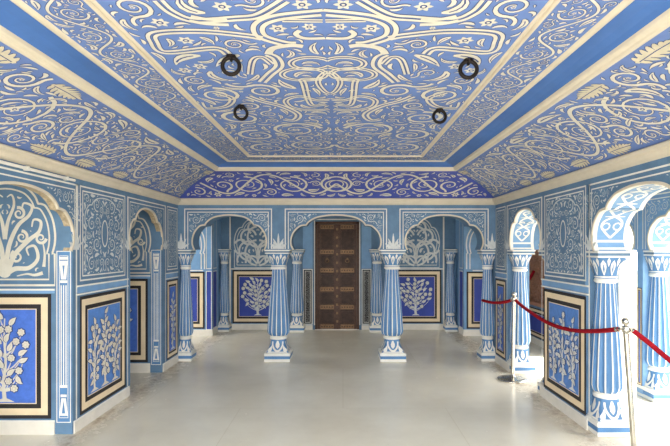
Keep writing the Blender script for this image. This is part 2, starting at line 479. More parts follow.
def small_lace(mp, parent, u0, u1, v0, v1, seed, name='lace_panel', medallion=False, frames=True, bold=1.0, arch_line=False, n=0.004):
    mb = MB(); w, h = u1-u0, v1-v0
    if frames:
        mb.frame(mp, u0, u1, v0, v1, .014, n, WHITE)
        mb.frame(mp, u0+.04, u1-.04, v0+.04, v1-.04, .012, n, WHITE)
        i = .055
    else: i = 0
    a, b, c, d = u0+i, u1-i, v0+i, v1-i; cu = (a+b)/2; cv = (c+d)/2
    s = min(1.0, (b-a)/.5)*bold
    o = Orn(a, cu, c, d, .004, seed)
    if medallion:
        ow, oh = .055, .125
        el = [(cu+ow*math.cos(q*PI/16), cv+.01+oh*math.sin(q*PI/16)) for q in range(33)]
        o.mark([(cu, cv+.01+oh*t) for t in (-.8, -.5, -.25, 0, .25, .5, .8)], ow*1.25)
    if arch_line:
        A = [p for p in arch(a+.03, b-.03, c+.60*(d-c), d-.02) if p[0] <= cu+.001]
        pts = [(a+.03, c+.02), (a+.03, c+.3*(d-c))]+A
        o.rib(smooth_path(pts, 3), .012, 0, .004)
    # stems growing from the middle line
    k = max(3, int((d-c)/(.16*s)))
    for q in range(k):
        y = c+(q+.5)*(d-c)/k; R = min(.062*s, (cu-a)*.42)
        o.spiral(a+(cu-a)*(.62 if q % 2 else .38), y, R, (-1)**q*1.2, (-1)**q, 1.4, .014*s, 0, .004)
    o.scrolls([.045*s, .035*s, .028*s], 110, .24, .003)
    o.fill([.085*s, .07*s, .055*s, .042*s, .030*s, .022*s], 420, .34, .003)
    o.mirror(cu); o.emit(mb, mp, [LACE], None, 0, n)
    ob = mb.build(name, parent)
    if medallion:
        m2 = MB(); m2.poly(mp, el[:-1], n*1.2, WALLBLUE)
        m2.ribbon(mp, el, .014, n*1.5, WHITE); m2.build('oval_medallion', ob)
    return ob

def spandrels(mp, parent, a, b, fu0, fu1, ztop, seed, n=0.004, rim=True, lines=(0, .045), z0=SP):
    """double white frame, arch rim and lace in the two upper corners of one arch"""
    A = arch(a, b, z0)
    if rim:
        mb = MB(); d = .012
        pts = A
        L = [mp(p[0], p[1], -.02) for p in A]
        # raised cream edge along the opening
        cx = (a+b)/2
        def off(p, q, e):
            return None
        out = []
        k = len(A)
        for i in range(k):
            p0 = A[max(0, i-1)]; p1 = A[min(k-1, i+1)]
            dx, dy = p1[0]-p0[0], p1[1]-p0[1]; l = math.hypot(dx, dy)
            out.append((-dy/l, dx/l))
        rows = []
        for e, nn in ((-.004, -.012), (-.004, .008), (.014, .008), (.017, 0.0)):
            rows.append([mp(A[i][0]+out[i][0]*e, A[i][1]+out[i][1]*e, nn) for i in range(k)])
        mb.grid(rows, MOULD, smooth=False)
        mb.build('arch_rim', parent)
    mb = MB()
    for t in lines:
        zt = ztop-t
        w = .014 if t == 0 else .011
        mb.rect(mp, fu0+t, fu1-t, zt-w, zt, n, WHITE)
        for x in ((fu0+t, fu0+t+w), (fu1-t-w, fu1-t)): mb.rect(mp, x[0], x[1], z0+.012, zt, n, WHITE)
    mb.build('arch_frame', parent)
    t = lines[-1]+.02
    u0, u1, zt = fu0+t, fu1-t, ztop-t; cu = (a+b)/2
    Aup = [p for p in A if p[0] <= cu]
    def inside(u, v):
        if u < u0 or v > zt or u > cu: return False
        z = None
        for p, q in zip(Aup, Aup[1:]):
            if min(p[0], q[0]) <= u <= max(p[0], q[0]) and abs(q[0]-p[0]) > 1e-6:
                y = p[1]+(q[1]-p[1])*(u-p[0])/(q[0]-p[0]); z = y if z is None else max(z, y)
        if z is None: z = z0+.2 if u < Aup[0][0]+.01 else AP
        return v > z+.045
    for sd in (0, 1):
        o = Orn(u0, cu, z0+.1, zt, .004, seed+sd, inside)
        o.scrolls([.06, .05, .04, .03, .024], 120, .18, .004)
        o.fill([.06, .045, .032, .024], 260, .3, .004)
        if sd:
            o.items = [(it[0], [(2*cu-p[0], p[1]) for p in it[1]])+tuple(it[2:]) for it in o.items]
        m2 = MB(); o.emit(m2, mp, [LACE], None, 0, n)
        if m2.f: m2.build('spandrel_lace', parent)

def crest(mp, parent, cu, v0, w, h, n=0.004):
    mb = MB()
    def pet(a, L, W, x=0):
        k = 6; c = [(cu+x+math.sin(a)*L*q/k, v0+math.cos(a)*L*q/k) for q in range(k+1)]
        mb.ribbon(mp, c, [W*max(.12, math.sin(PI*(.08+.9*q/k))) for q in range(k+1)], n, LACE)
    for a, L in ((0, 1.0), (.46, .74), (-.46, .74), (1.0, .62), (-1.0, .62)): pet(a, h*L, h*.15)
    for q in (-.5, .5): pet(q*.5, h*.5, h*.05, q*w*.55)
    for x in (-.36*w, .36*w):
        for a, L in ((0, .55), (.5, .42), (-.5, .42)): pet(a, h*L, h*.08, x)
    mb.rect(mp, cu-w/2, cu+w/2, v0, v0+.012, n, LACE)
    return mb.build('lotus_crest', parent)

def tympanum(mp, parent, a, b, v0, z0, z1, seed, material=WHITE, n=0.004, bold=1.0, border=True, lattice=False):
    """blind arch with bold white scrolls"""
    mb = MB(); A = arch(a, b, z0, z1); cu = (a+b)/2
    out = [(a, v0)]+A+[(b, v0)]
    if border:
        for e, w in ((0.0, .018), (.05, .014)):
            B = [(a+e+p[0]*((b-a)/2-e), z0+p[1]*(z1-z0-e)) for p in HALF]
            B = B+[(2*cu-p[0], p[1]) for p in B[-2::-1]]
            mb.ribbon(mp, [(a+e, v0+e), (a+e, z0)]+B+[(b-e, z0), (b-e, v0+e), (a+e, v0+e)], w, n, material)
    def inside(u, v):
        e = .075
        if not (a+e < u < b-e and v > v0+e*.9): return False
        if v < z0: return True
        zz = z0
        for p, q in zip(A, A[1:]):
            if min(p[0], q[0]) <= u <= max(p[0], q[0]): zz = max(zz, p[1], q[1])
        return v < zz-e
    W = b-a; hh = z1-v0
    o = Orn(a, cu, v0, z1, .006, seed, inside)
    s = bold*W/.85
    # a plant rising from the foot: bold tapering fronds
    def frond(c, w):
        p = smooth_path([(cu-x*W, v0+y*hh) for x, y in c], 7)
        o.rib(p, w*s, 0, .006, 'end')
    if lattice:
        def ring(x, y, r, t0, t1, w=.038):
            p = [(cu-x*W+r*W*math.cos(t0+(t1-t0)*q/28), v0+y*hh+r*W*math.sin(t0+(t1-t0)*q/28)) for q in range(29)]
            o.clip_rib([q for q in p if q[0] <= cu+.004], w, 0, .010)
        for x, y, r, t0, t1 in ((0, .30, .27, PI*.5, PI*1.5), (.20, .34, .20, -.6, 4.4), (.30, .16, .14, -.4, 3.6), (0, .62, .22, PI*.5, PI*1.5), (.20, .62, .16, .2, 4.9), (.08, .80, .13, .3, 4.2), (.36, .42, .15, 1.0, 4.6), (.12, .10, .14, .2, 3.2)):
            ring(x, y, r, t0, t1)
        frond([(.0, .08), (.03, .30), (.10, .50), (.20, .60)], .034); frond([(.02, .08), (.14, .20), (.28, .24), (.36, .32)], .034)
        o.fill([.15, .12, .10, .08, .06, .045], 300, .46, .007)
    else:
        frond([(.0, .10), (.10, .16), (.24, .17), (.33, .26), (.30, .38), (.22, .36), (.24, .29)], .045)
        frond([(.02, .12), (.10, .30), (.24, .44), (.34, .52), (.36, .62), (.29, .64), (.27, .57)], .045)
        frond([(.01, .14), (.04, .38), (.13, .58), (.24, .68), (.27, .77), (.19, .80), (.17, .73)], .042)
        frond([(.0, .45), (.03, .62), (.09, .78), (.07, .88), (.02, .86)], .034)
        frond([(.38, .12), (.30, .10), (.22, .11), (.12, .09)], .030)
        frond([(.39, .18), (.40, .30), (.38, .42)], .028)
        for (x, y, r, d) in ((.14, .70, .05, 1), (.12, .28, .05, -1), (.36, .46, .045, 1), (.17, .47, .05, 1)):
            o.spiral(cu-x*W, v0+y*hh, r*W*1.25, x*9, d, 1.4, .026*s, 0, .004, bud=False)
        o.scrolls([.075*s, .06*s, .045*s], 90, .24, .004)
        o.fill([.18*s, .14*s, .11*s, .085*s, .065*s, .045*s], 260, .30, .004)
    o.mirror(cu); o.emit(mb, mp, [material], None, 0, n)
    if not lattice: mb.poly(mp, [(cu+.05*s*math.cos(q*PI/6), v0+.12*hh+.04*s*math.sin(q*PI/6)) for q in range(12)], n*1.4, material)
    return mb.build('tympanum_scrollwork', parent)

# ------------------------------------------------------------------ the columns
def make_column(name, label, loc, rr=1.0):
    t = thing(name, label, 'column', loc, None); t['kind'] = 'thing'
    k = rr; pw = .182*k
    mb = MB()
    mb.bevbox(-pw, pw, -pw, pw, 0, .040, WHITE); mb.bevbox(-pw*.985, pw*.985, -pw*.985, pw*.985, .040, .080, COLBLUE, .002)
    mb.bevbox(-pw, pw, -pw, pw, .080, .125, WHITE); mb.build('plinth', t)
    # flared square base with painted lotus leaves
    mb = MB(); rows = []
    prof = [(.160, .125), (.150, .150), (.128, .200), (.112, .255), (.106, .300)]
    def sqr(r, z, m=4):
        out = []
        for q in range(8*m):
            a = q*2*PI/(8*m); e = 1/max(abs(math.cos(a)), abs(math.sin(a))); f = 1+(e-1)*(.85 if z < .2 else .5)
            out.append((r*k*f*math.cos(a), r*k*f*math.sin(a), z))
        return out
    mb.grid([sqr(r, z) for r, z in prof], COLBLUE, closed=True)
    mb.face(sqr(*prof[-1]), COLBLUE)
    bo = mb.build('base', t)
    lm = MB()
    def R_at(z):
        for (r0, z0), (r1, z1) in zip(prof, prof[1:]):
            if z0 <= z <= z1: return r0+(r1-r0)*(z-z0)/(z1-z0)
        return prof[-1][0]
    def wrap(face_a, up=False):
        ca, sa = math.cos(face_a), math.sin(face_a)
        def f(u, v, n=0):
            a = math.atan2(u, R_at(v)); e = 1/max(abs(math.cos(a)), abs(math.sin(a))); g = 1+(e-1)*(.85 if v < .2 else .5)
            r = R_at(v)*k*g+n; x, y = r*math.cos(a), r*math.sin(a)
            return Vector((x*ca-y*sa, x*sa+y*ca, v))
        return f
    for q in range(4):
        fm = wrap(q*PI/2); n = .005
        lm.ribbon(fm, smooth_path([(-.075, .275), (-.07, .22), (-.035, .165), (0, .150), (.035, .165), (.07, .22), (.075, .275)], 5), .024, n, WHITE)
        lm.ribbon(fm, [(0, .285), (0, .24), (0, .205), (0, .18)], [.018, .055, .050, .006], n, WHITE)
        lm.ribbon(fm, [(-.14, .135), (0, .135), (.14, .135)], .014, n, WHITE)
        for sd in (1, -1):
            lm.ribbon(fm, [(sd*.125, .142), (sd*.105, .165), (sd*.09, .19), (sd*.085, .22)], [.05, .05, .03, .006], n, WHITE)
    lm.build('lotus_leaves', bo)
    mb = MB(); mb.lathe([(.100*k, .295), (.122*k, .302), (.126*k, .318), (.120*k, .335), (.100*k, .342)], WHITE, 32); mb.build('collar_ring', t)
    # fluted shaft: white arrises between blue flutes
    FL = 14; seg = FL*6
    sp = [(.095, .338), (.128, .352), (.150, .375), (.161, .41), (.160, .46), (.152, .58), (.140, .74), (.125, .92), (.108, 1.10), (.094, 1.26), (.090, 1.31)]
    rows = []
    for r, z in sp:
        row = []
        for j in range(seg):
            ph = (j % 6)/6; cyc = ph
            a = (j//6+[0, .10, .34, .5, .68, .90][j % 6])*2*PI/FL+PI/FL*.68
            d = [0, 0, -.5, -1, -.5, 0]
            dd = [0.0, 0.0, -.06, -.085, -.06, 0.0][j % 6] if .35 < z < 1.30 else 0
            row.append((r*k*(1+dd)*math.cos(a), r*k*(1+dd)*math.sin(a), z))
        rows.append(row)
    mb = MB()
    mb.grid(rows, COLBLUE, closed=True, smooth=False, matf=lambda i, j: WHITE if (j % 6) in (0, 5) or i < 1 else COLBLUE)
    mb.build('shaft', t)
    mb = MB(); mb.lathe([(.095*k, 1.295), (.112*k, 1.305), (.115*k, 1.318), (.108*k, 1.332), (.098*k, 1.338)], WHITE, 32); mb.build('neck_ring', t)
    mb = MB()
    cp = [(.100, 1.335), (.108, 1.37), (.124, 1.42), (.142, 1.465), (.156, 1.495), (.160, 1.520)]
    def csq(r, z):
        out = []
        w = min(1, max(0, (z-1.38)/.12))
        for q in range(32):
            a = q*2*PI/32; e = 1/max(abs(math.cos(a)), abs(math.sin(a))); f = 1+(min(e, 1.3)-1)*w*.7
            out.append((r*k*f*math.cos(a), r*k*f*math.sin(a), z))
        return out
    mb.grid([csq(r, z) for r, z in cp], COLBLUE, closed=True); mb.face(csq(*cp[-1]), COLBLUE)
    co = mb.build('capital', t)
    lm = MB()
    def cr(z):
        for (r0, z0), (r1, z1) in zip(cp, cp[1:]):
            if z0 <= z <= z1: return r0+(r1-r0)*(z-z0)/(z1-z0)
        return cp[-1][0]
    def cmap(a0):
        def f(u, v, n=0):
            a = a0+u; z = v; w = min(1, max(0, (z-1.38)/.12)); e = 1/max(abs(math.cos(a)), abs(math.sin(a)))
            r = cr(z)*k*(1+(min(e, 1.3)-1)*w*.7)+n
            return Vector((r*math.cos(a), r*math.sin(a), z))
        return f
    for q in range(10):
        fm = cmap(q*PI/5+PI/10)
        lm.ribbon(fm, [(0, 1.365), (0, 1.40), (0, 1.435), (0, 1.465), (0, 1.495)], [.08, .26, .36, .30, .02], .005, WHITE)
        lm.ribbon(fm, [(0, 1.385), (0, 1.42), (0, 1.46)], [.02, .12, .02], .007, COLBLUE)
        fm = cmap(q*PI/5)
        lm.ribbon(fm, [(0, 1.44), (0, 1.465), (0, 1.49), (0, 1.512)], [.02, .14, .20, .05], .004, WHITE)
    fm = cmap(0); lm.ribbon(fm, [(q*PI/24, 1.350) for q in range(49)], .012, .005, WHITE)
    lm.build('lotus_petals', co)
    mb = MB(); aw = .172*k
    mb.bevbox(-aw, aw, -aw, aw, 1.518, 1.534, WHITE, .003); mb.bevbox(-aw*.97, aw*.97, -aw*.97, aw*.97, 1.534, 1.556, WALLBLUE, .001)
    mb.bevbox(-aw*1.04, aw*1.04, -aw*1.04, aw*1.04, 1.556, 1.575, WHITE, .004); mb.build('abacus', t)
    return t

YCOL = YA+.15
c0 = make_column('fluted_column', 'blue and white fluted column left of the wooden door, free-standing on the front row', (-.925, YCOL, 0))
dup(c0, (.705, YCOL, 0), 'blue and white fluted column right of the wooden door, free-standing on the front row')
e0 = make_column('fluted_column', 'slim fluted column at the left end of the front row, against the left side wall', (-2.255, YCOL-.03, 0), .66)
dup(e0, (2.07, YCOL-.03, 0), 'slim fluted column at the right end of the front row, holding the red rope end')
YC2 = YB-.14
m0 = make_column('fluted_column', 'shaded fluted column against the back wall just left of the wooden door', (-.885, YB-.165, 0), .82)
dup(m0, (.655, YB-.165, 0), 'shaded fluted column against the back wall just right of the wooden door')
n0 = make_column('fluted_column', 'slim shaded fluted column against the back wall, left of the left round tree painting', (-2.29, YB-.135, 0), .64)
dup(n0, (2.07, YB-.135, 0), 'slim shaded fluted column against the back wall, right of the right round tree painting')
s0 = make_column('fluted_column', 'sunlit fluted column nearest the camera at right, beside the near steel post', (2.302, 4.205, 0), .83)
dup(s0, (2.302, 6.25, 0), 'fluted column of the small right side arch, behind the far steel post')
dup(s0, (3.36, 5.11, 0), 'sunlit fluted column of the outer arcade at the right edge of the photo')
dup(s0, (2.302, 5.16, 0), 'fluted column behind the right side pier, on the near side of the small arch')

# ------------------------------------------------------------------ floor
mb = MB(); mb.box(-5.5, 3.62, YN-1.2, 10.2, -.15, 0, MARBLE); struct(mb.build('floor'))

# ------------------------------------------------------------------ ceiling
DC0, DC1 = .03, .725
def cove_prof(t):
    P0, P1, P2 = (DC0, 2.296), (.30, 2.495), (DC1, 2.572)
    return tuple((1-t)**2*P0[q]+2*t*(1-t)*P1[q]+t*t*P2[q] for q in (0, 1))
def sweep(prof, material, smooth=False):
    m = MB(); rows = []
    for d, z in prof: rows.append([(XL+d, YN, z), (XL+d, YA-d, z), (XR-d, YA-d, z), (XR-d, YN, z)])
    m.grid(rows, material, smooth=smooth); return m
ZC = 2.66
ceil = MB()
ceil.box(-5.5, 5.2 if False else 3.62, YN-.3, YA+.02, 2.74, 2.95, PLASTER)
ceil = struct(ceil.build('ceiling'))

def trim(name, prof, material=MOULD): return struct(sweep(prof, material).build(name))
def bead(d0, z0, d1, z1, b, k=7):
    out = []
    for i in range(k+1):
        t = i/k; dx, dz = d1-d0, z1-z0; l = math.hypot(dx, dz); s = math.sin(PI*t)**.7*b
        out.append((d0+dx*t+dz/l*s, z0+dz*t-dx/l*s))
    return out
trim('trim_1', [(0, 2.205), (.012, 2.212), (.030, 2.226), (.040, 2.250), (.062, 2.262), (.066, 2.285), (.05, 2.298), (.02, 2.300)])
trim('trim_2', [(DC1-.004, 2.585), (DC1-.002, 2.566)]+bead(DC1, 2.566, .750, 2.580, .006, 3)[1:]+bead(.750, 2.580, .775, 2.606, .008, 3)+[(.78, 2.64)])
sw = sweep([(.772, 2.606), (.80, 2.628), (.84, 2.645), (.905, 2.662)], BANDBLUE); sw.build('blue_band', ceil)
trim('trim_3', bead(.900, 2.662, .952, 2.662, .014))
trim('trim_4', bead(1.215, 2.662, 1.240, 2.662, .014, 4)+bead(1.240, 2.662, 1.268, 2.662, .010, 4))

# border strips round the centre panel
def strip(name, mp, L, W, inside, seed, base):
    m = MB(); m.face([mp(*p) for p in base], CEILBLUE)
    o = Orn(0, L, 0, W, .006, seed, inside)
    P = .23; k = int(L/P)+1
    stem = [(u*.02, W/2+W*.30*math.sin(u*.02*PI/P)) for u in range(int(L/.02)+1)]
    def clipped(pts):
        run = []; runs = []
        for p in pts:
            if inside(p[0], p[1]): run.append(p)
            elif run: runs.append(run); run = []
        if run: runs.append(run)
        return [r for r in runs if len(r) > 3]
    for r in clipped(stem): o.rib(r, .013, 0, .005)
    for q in range(k):
        c = ((q+.5)*P, W/2-(-1)**q*W*.08)
        if inside(c[0]-.07, c[1]) and inside(c[0]+.07, c[1]): o.spiral(c[0], c[1], W*.26, PI/2*(-1)**q*-1, (-1)**q, 1.3, .012, 0, .004)
    o.scrolls([.034, .028], int(60*L), .2, .005)
    o.fill([.09, .07, .052, .04, .03, .022], int(220*L), .36, .004, flowers=.05)
    o.emit(m, mp, [ORNCREAM], LINEBLUE, .003, .002)
    return m.build(name, ceil)
SD0, SD1, YS = .95, 1.217, .9
W = SD1-SD0
bl = YA-SD0-YS
strip('border_strip', lambda u, v, n=0: Vector((XL+SD0+v, YS+u, ZC-n)), bl, W, lambda u, v: 0 <= u < bl-v-.01 and 0.005 < v < W-.005, 5, [(YN-YS, 0), (bl, 0), (bl-W, W), (YN-YS, W)])
strip('border_strip', lambda u, v, n=0: Vector((XR-SD0-v, YS+u, ZC-n)), bl, W, lambda u, v: 0 <= u < bl-v-.01 and 0.005 < v < W-.005, 6, [(YN-YS, 0), (bl, 0), (bl-W, W), (YN-YS, W)])
bw = XR-XL-2*SD0
strip('border_strip', lambda u, v, n=0: Vector((XL+SD0+u, YA-SD0-v, ZC-n)), bw, W, lambda u, v: v+.01 < u < bw-v-.01 and 0.005 < v < W-.005, 7, [(0, 0), (bw, 0), (bw-W, W), (W, W)])

# centre panel
def centre_panel():
    PX0, PX1, PY1 = XL+1.266, XR-1.266, YA-1.266
    mp = lambda u, v, n=0: Vector((u, v, ZC-n))
    m = MB(); m.face([mp(PX0, YN), mp(PX1, YN), mp(PX1, PY1), mp(PX0, PY1)], CEILBLUE)
    ax = XC
    o = Orn(PX0, ax, .9, PY1, .008, 11, margin=.010)
    def px(*pts):
        out = []
        for x, y in pts:
            Y = (ZC-H)*F/(CY-y); X = (x-CX)/F*Y
            out.append((X, Y))
        return out
    def half(pts): return list(pts)
    def strap(pts, w=.034):
        w *= 1.2
        p = smooth_path(pts, 8)
        k = len(p)
        # double line strap
        L, R = [], []
        for i in range(k):
            a = p[max(0, i-1)]; c = p[min(k-1, i+1)]; dx, dy = c[0]-a[0], c[1]-a[1]; l = math.hypot(dx, dy) or 1
            L.append((p[i][0]-dy/l*w*.40, p[i][1]+dx/l*w*.40)); R.append((p[i][0]+dy/l*w*.40, p[i][1]-dx/l*w*.40))
        for q in (L, R): o.clip_rib(half(q), w*.46, 0, .006)
    def line(pts, w=.018):
        w *= 1.4; o.clip_rib(half(smooth_path(pts, 8)), w, 0, .006)
    strap(px((324, 12), (278, 17), (259, 25), (262, 36), (284, 43), (296, 44)), .045)
    strap(px((228, 54), (214, 48), (166, 52), (154, 42), (156, 33), (200, 31), (245, 35), (262, 38)), .036)
    strap(px((88+70, 0), (172, 12), (195, 20), (236, 18), (259, 15), (285, 0)), .036)
    strap(px((228, 22), (206, 21), (190, 18)), .05)
    strap(px((336, 8), (328, 12), (330, 20), (320, 20.5), (282, 20)), .022)
    line(px((300, 30), (296, 34), (306, 38), (330, 37), (336, 32)), .020)
    line(px((268, 54), (273, 48), (290, 45), (303, 46)), .03)
    strap(px((262, 82), (270, 74), (279, 66), (276, 58), (268, 54)), .04)
    strap(px((250, 74), (253, 60), (262, 57), (272, 64)), .026)
    for c in ((311, 63, 20, 6), (304, 74, 22, 6)):
        strap(px(*[(c[0]+c[2]*math.cos(q*PI/8), c[1]+c[3]*math.sin(q*PI/8)) for q in range(17)]), .026)
    strap(px((322, 79), (303, 79), (304, 84), (311, 104), (326, 104)), .030)
    strap(px((337, 70), (324, 73), (318, 82), (326, 92), (337, 94)), .026)
    strap(px((337, 98), (318, 100), (300, 96), (286, 100), (292, 107), (312, 110), (337, 108)), .030)
    strap(px((248, 96), (262, 101), (282, 106), (298, 114), (294, 120), (284, 119)), .04)
    strap(px((214, 92), (232, 98), (226, 106), (206, 108), (200, 102)), .034)
    for (cx, cy, r) in ((-.42, 4.30, .24), (-.80, 4.50, .19), (-.34, 4.92, .24), (-.78, 5.08, .21), (-.82, 3.90, .17), (-.86, 3.32, .15), (-.80, 1.55, .18), (-.40, 1.35, .24)):
        p = o.spiral_pts(cx, cy, r, 1.0+cx*3, 1 if cy % .2 > .1 else -1, 1.6, .2)
        far = cy > 3.6
        o.rib(p, .042 if far else .032, 0, .010, 'end'); o.flower(cx, cy, r*.2, 0, 6, False)
    for x, y in ((302, 4), (260, 13), (255, 28), (278, 28), (298, 27), (316, 35), (337, 55), (222, 6), (160, 22), (145, 22), (186, 40), (200, 66), (185, 70)):
        for q in px((x, y)): o.flower(min(q[0], ax-.02), q[1], .045, 0, 6)
    o.scrolls([.16, .13, .11, .09, .075, .06], 200, .24, .007)
    o.fill([.24, .20, .16, .13, .105, .085, .066, .05], 1500, .26, .005, flowers=.10)
    y = 1.0
    while y < PY1-.06:
        if o.free([(ax-.012, y)], .02): o.flower(ax, y, .045, 0, 6, False)
        if o.free([(ax-.03, y+.09)], .015):
            o.leaf(ax-.004, y+.06, PI*.62, .10, .030, .8, 0, .004, False)
        y += .15
    o.mirror(ax); o.emit(m, mp, [ORNCREAM], LINEBLUE, .0045, .002)
    return m.build('painted_panel', ceil)
centre_panel()

# coves with rinceau scrolls
CL = .76
def cove(name, mpv, L0, L1, lim, seed, tan, P=.60, mirror_axis=None, base=None, dark=COVEBLUE):
    sw = .034 if mirror_axis is not None else .028
    m = MB()
    rows = []
    for i in range(13):
        t = i/12; a, b = lim(t); rows.append([mpv(a if base is None else base, t*CL, 0), mpv(b, t*CL, 0)])
    m.grid(rows, dark, smooth=True)
    def inside(u, v):
        a, b = lim(v/CL); return a+.02 < u < b-.02 and .03 < v < CL-.03
    half_end = mirror_axis if mirror_axis is not None else L1
    o = Orn(L0, half_end, 0, CL, .010 if mirror_axis is not None else .0075, seed, inside)
    A = CL*.345; R = CL*.30
    st = [(L0+q*.03, CL/2-A*math.cos(PI*((L0+q*.03-(mirror_axis or L1))/P+.5))) for q in range(int((half_end-L0)/.03)+1)]
    run = []
    for p in st+[None]:
        if p and inside(*p): run.append(p)
        else:
            if len(run) > 3: o.rib(run, sw, 0, .008)
            run = []
    k = 0
    ref = mirror_axis if mirror_axis is not None else L1
    q = -1
    while ref+(q+.5)*P > L0:
        c = ref+(q+.5)*P; k = q % 2
        ph = math.cos(PI*((c-ref)/P+.5)); sgn = -1 if ph > 0 else 1   # stem passes below (-1) or above
        # stem extreme nearest to this scroll
        cc = ref+(q+1)*P; ext = CL/2-A*math.cos(PI*((cc-ref)/P+.5)); lo = ext < CL/2
        ctr = (cc-P*.0, CL/2+(.03 if lo else -.03))
        ring = [(ctr[0]+R*math.cos(w), ctr[1]+R*math.sin(w)) for w in (0, .8, 1.6, 2.4, 3.14, 4, 4.7, 5.5)]
        if all(inside(*p) for p in ring):
            o.spiral(ctr[0], ctr[1], R, -PI/2 if lo else PI/2, 1 if lo else -1, 1.7, sw, 0, .008)
            if tan:
                v = .085 if lo else CL-.085; sg = 1 if k else -1
                o.items.append(('r', [(cc-.15*sg+sg*.30*w/8, v+.012*math.sin(w)) for w in range(9)], [.05*math.sin(PI*(.12+.86*w/8)) for w in range(9)], 1))
                for w in range(7):
                    x = cc+sg*(-.13+.036*w); Ll = .075*math.sin(PI*(.25+.7*w/7))
                    for sd in (1, -1):
                        a = sd*(1.15-.08*w)
                        o.items.append(('r', [(x+sg*Ll*q/4*math.cos(a), v+Ll*q/4*math.sin(a)) for q in range(5)], [.030*math.sin(PI*(.2+.7*q/4)) for q in range(5)], 1))
                o.items.append(('r', [(cc-.13*sg, v), (cc, v+.004), (cc+.12*sg, v)], [.006]*3, 2, 1))
                o.mark([(cc+w, v) for w in (-.12, -.08, -.04, 0, .04, .08, .12)], .06)
        elif inside(*ctr):
            o.scrolls([R*.6], 30, .12, .007)
        q -= 1
    if mirror_axis is not None:
        o.scrolls([.13, .11, .09, .075], int(60*(half_end-L0)), .26, .009)
        o.fill([.17, .14, .11, .085, .07], int(300*(half_end-L0)), .36, .010, flowers=.05)
    else:
        o.scrolls([.14, .12, .10, .08, .065], int(110*(half_end-L0)), .26, .003)
        o.fill([.28, .23, .18, .14, .11, .085, .065, .05, .038], int(520*(half_end-L0)), .25, .002, flowers=.04)
    if mirror_axis is not None: o.mirror(mirror_axis)
    # ribs of tan leaves sit a little above the leaf
    for it in o.items:
        pass
    o.emit(m, mpv, [ORNCREAM, TAN, LINEBLUE], LINEBLUE, .004, .003)
    return m.build(name, ceil)
def Lp(u, v, n=0):
    d, z = cove_prof(min(1, max(0, v/CL))); return Vector((XL+d+n*.5, u, z-n*.87))
def Rp(u, v, n=0):
    d, z = cove_prof(min(1, max(0, v/CL))); return Vector((XR-d-n*.5, u, z-n*.87))
def Bp(u, v, n=0):
    d, z = cove_prof(min(1, max(0, v/CL))); return Vector((u, YA-d-n*.5, z-n*.87))
dd = lambda t: cove_prof(t)[0]
cove('cove_frieze', Lp, 1.0, YA-.1, lambda t: (1.0, YA-dd(t)), 21, True, .62, None, YN)
cove('cove_frieze', Rp, 1.0, YA-.1, lambda t: (1.0, YA-dd(t)), 22, True, .62, None, YN)
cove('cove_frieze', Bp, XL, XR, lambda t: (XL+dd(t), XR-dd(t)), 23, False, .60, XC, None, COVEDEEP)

# ------------------------------------------------------------------ left wall
T = .30
TL = .075
wl = struct(arch_wall('wall_left', LM, YN, 7.06, 2.74, [(2.86, 4.145), (5.22, 6.19)], TL, WALLBLUE, jw=(0, .06)))
def plain_soffit(mp, a, b, T, parent, material):
    A = arch(a, b); m = MB(); k = len(A); out = []
    for i in range(k):
        p0 = A[max(0, i-1)]; p1 = A[min(k-1, i+1)]; dx, dy = p1[0]-p0[0], p1[1]-p0[1]; l = math.hypot(dx, dy); out.append((dy/l*.003, -dx/l*.003))
    m.grid([[mp(A[i][0]+out[i][0], A[i][1]+out[i][1], n) for i in range(k)] for n in (-.005, -T)], material, smooth=False)
    m.build('arch_soffit', parent)
plain_soffit(LM, 2.86, 4.145, TL, wl, WORN); plain_soffit(LM, 5.22, 6.19, TL, wl, WORN)
def rails(mp, parent, u0, u1, n=0.012, z=1.17):
    mb = MB()
    mb.slab(mp, u0, u1, z+.015, z+.028, 0, n, WHITE); mb.slab(mp, u0, u1, z+.088, z+.102, 0, n, WHITE)
    mb.rect(mp, u0, u1, z+.03, z+.088, .003, SKYBLUE)
    mb.build('chair_rail', parent)
def skirting(mp, parent, u0, u1, h=.105, n=.012):
    mb = MB(); mb.slab(mp, u0, u1, 0, h-.012, 0, n, PLASTER); mb.slab(mp, u0, u1, h-.012, h, 0, n*.5, WHITE)
    mb.build('skirting', parent)
def colonnette(mp, parent, u0, u1, z1=SP, n=0.004):
    """narrow blue strip with a painted half column"""
    mb = MB(); w = u1-u0; c = (u0+u1)/2
    mb.rect(mp, u0, u1, .10, z1, n*.5, COLBLUE)
    mb.frame(mp, u0, u1, .10, z1, .007, n, WHITE); mb.frame(mp, u0+.022, u1-.022, .14, z1-.04, .005, n, WHITE)
    for q in (-.17, .0, .17): mb.rect(mp, c+q*w-.0045, c+q*w+.0045, .42, 1.28, n*1.2, WHITE)
    for z, ww in ((.40, .5), (.32, .42), (1.30, .5), (1.50, .62)): mb.rect(mp, c-ww*w/2, c+ww*w/2, z, z+.022, n*1.2, WHITE)
    mb.poly(mp, [(c-.30*w, .16), (c-.16*w, .31), (c+.16*w, .31), (c+.30*w, .16)], n*1.2, WHITE)
    mb.poly(mp, [(c-.12*w, .18), (c, .29), (c+.12*w, .18)], n*1.5, COLBLUE)
    mb.poly(mp, [(c-.18*w, 1.33), (c-.30*w, 1.49), (c+.30*w, 1.49), (c+.18*w, 1.33)], n*1.2, WHITE)
    mb.poly(mp, [(c-.08*w, 1.45), (c, 1.35), (c+.08*w, 1.45)], n*1.5, COLBLUE)
    return mb.build('painted_colonnette', parent)

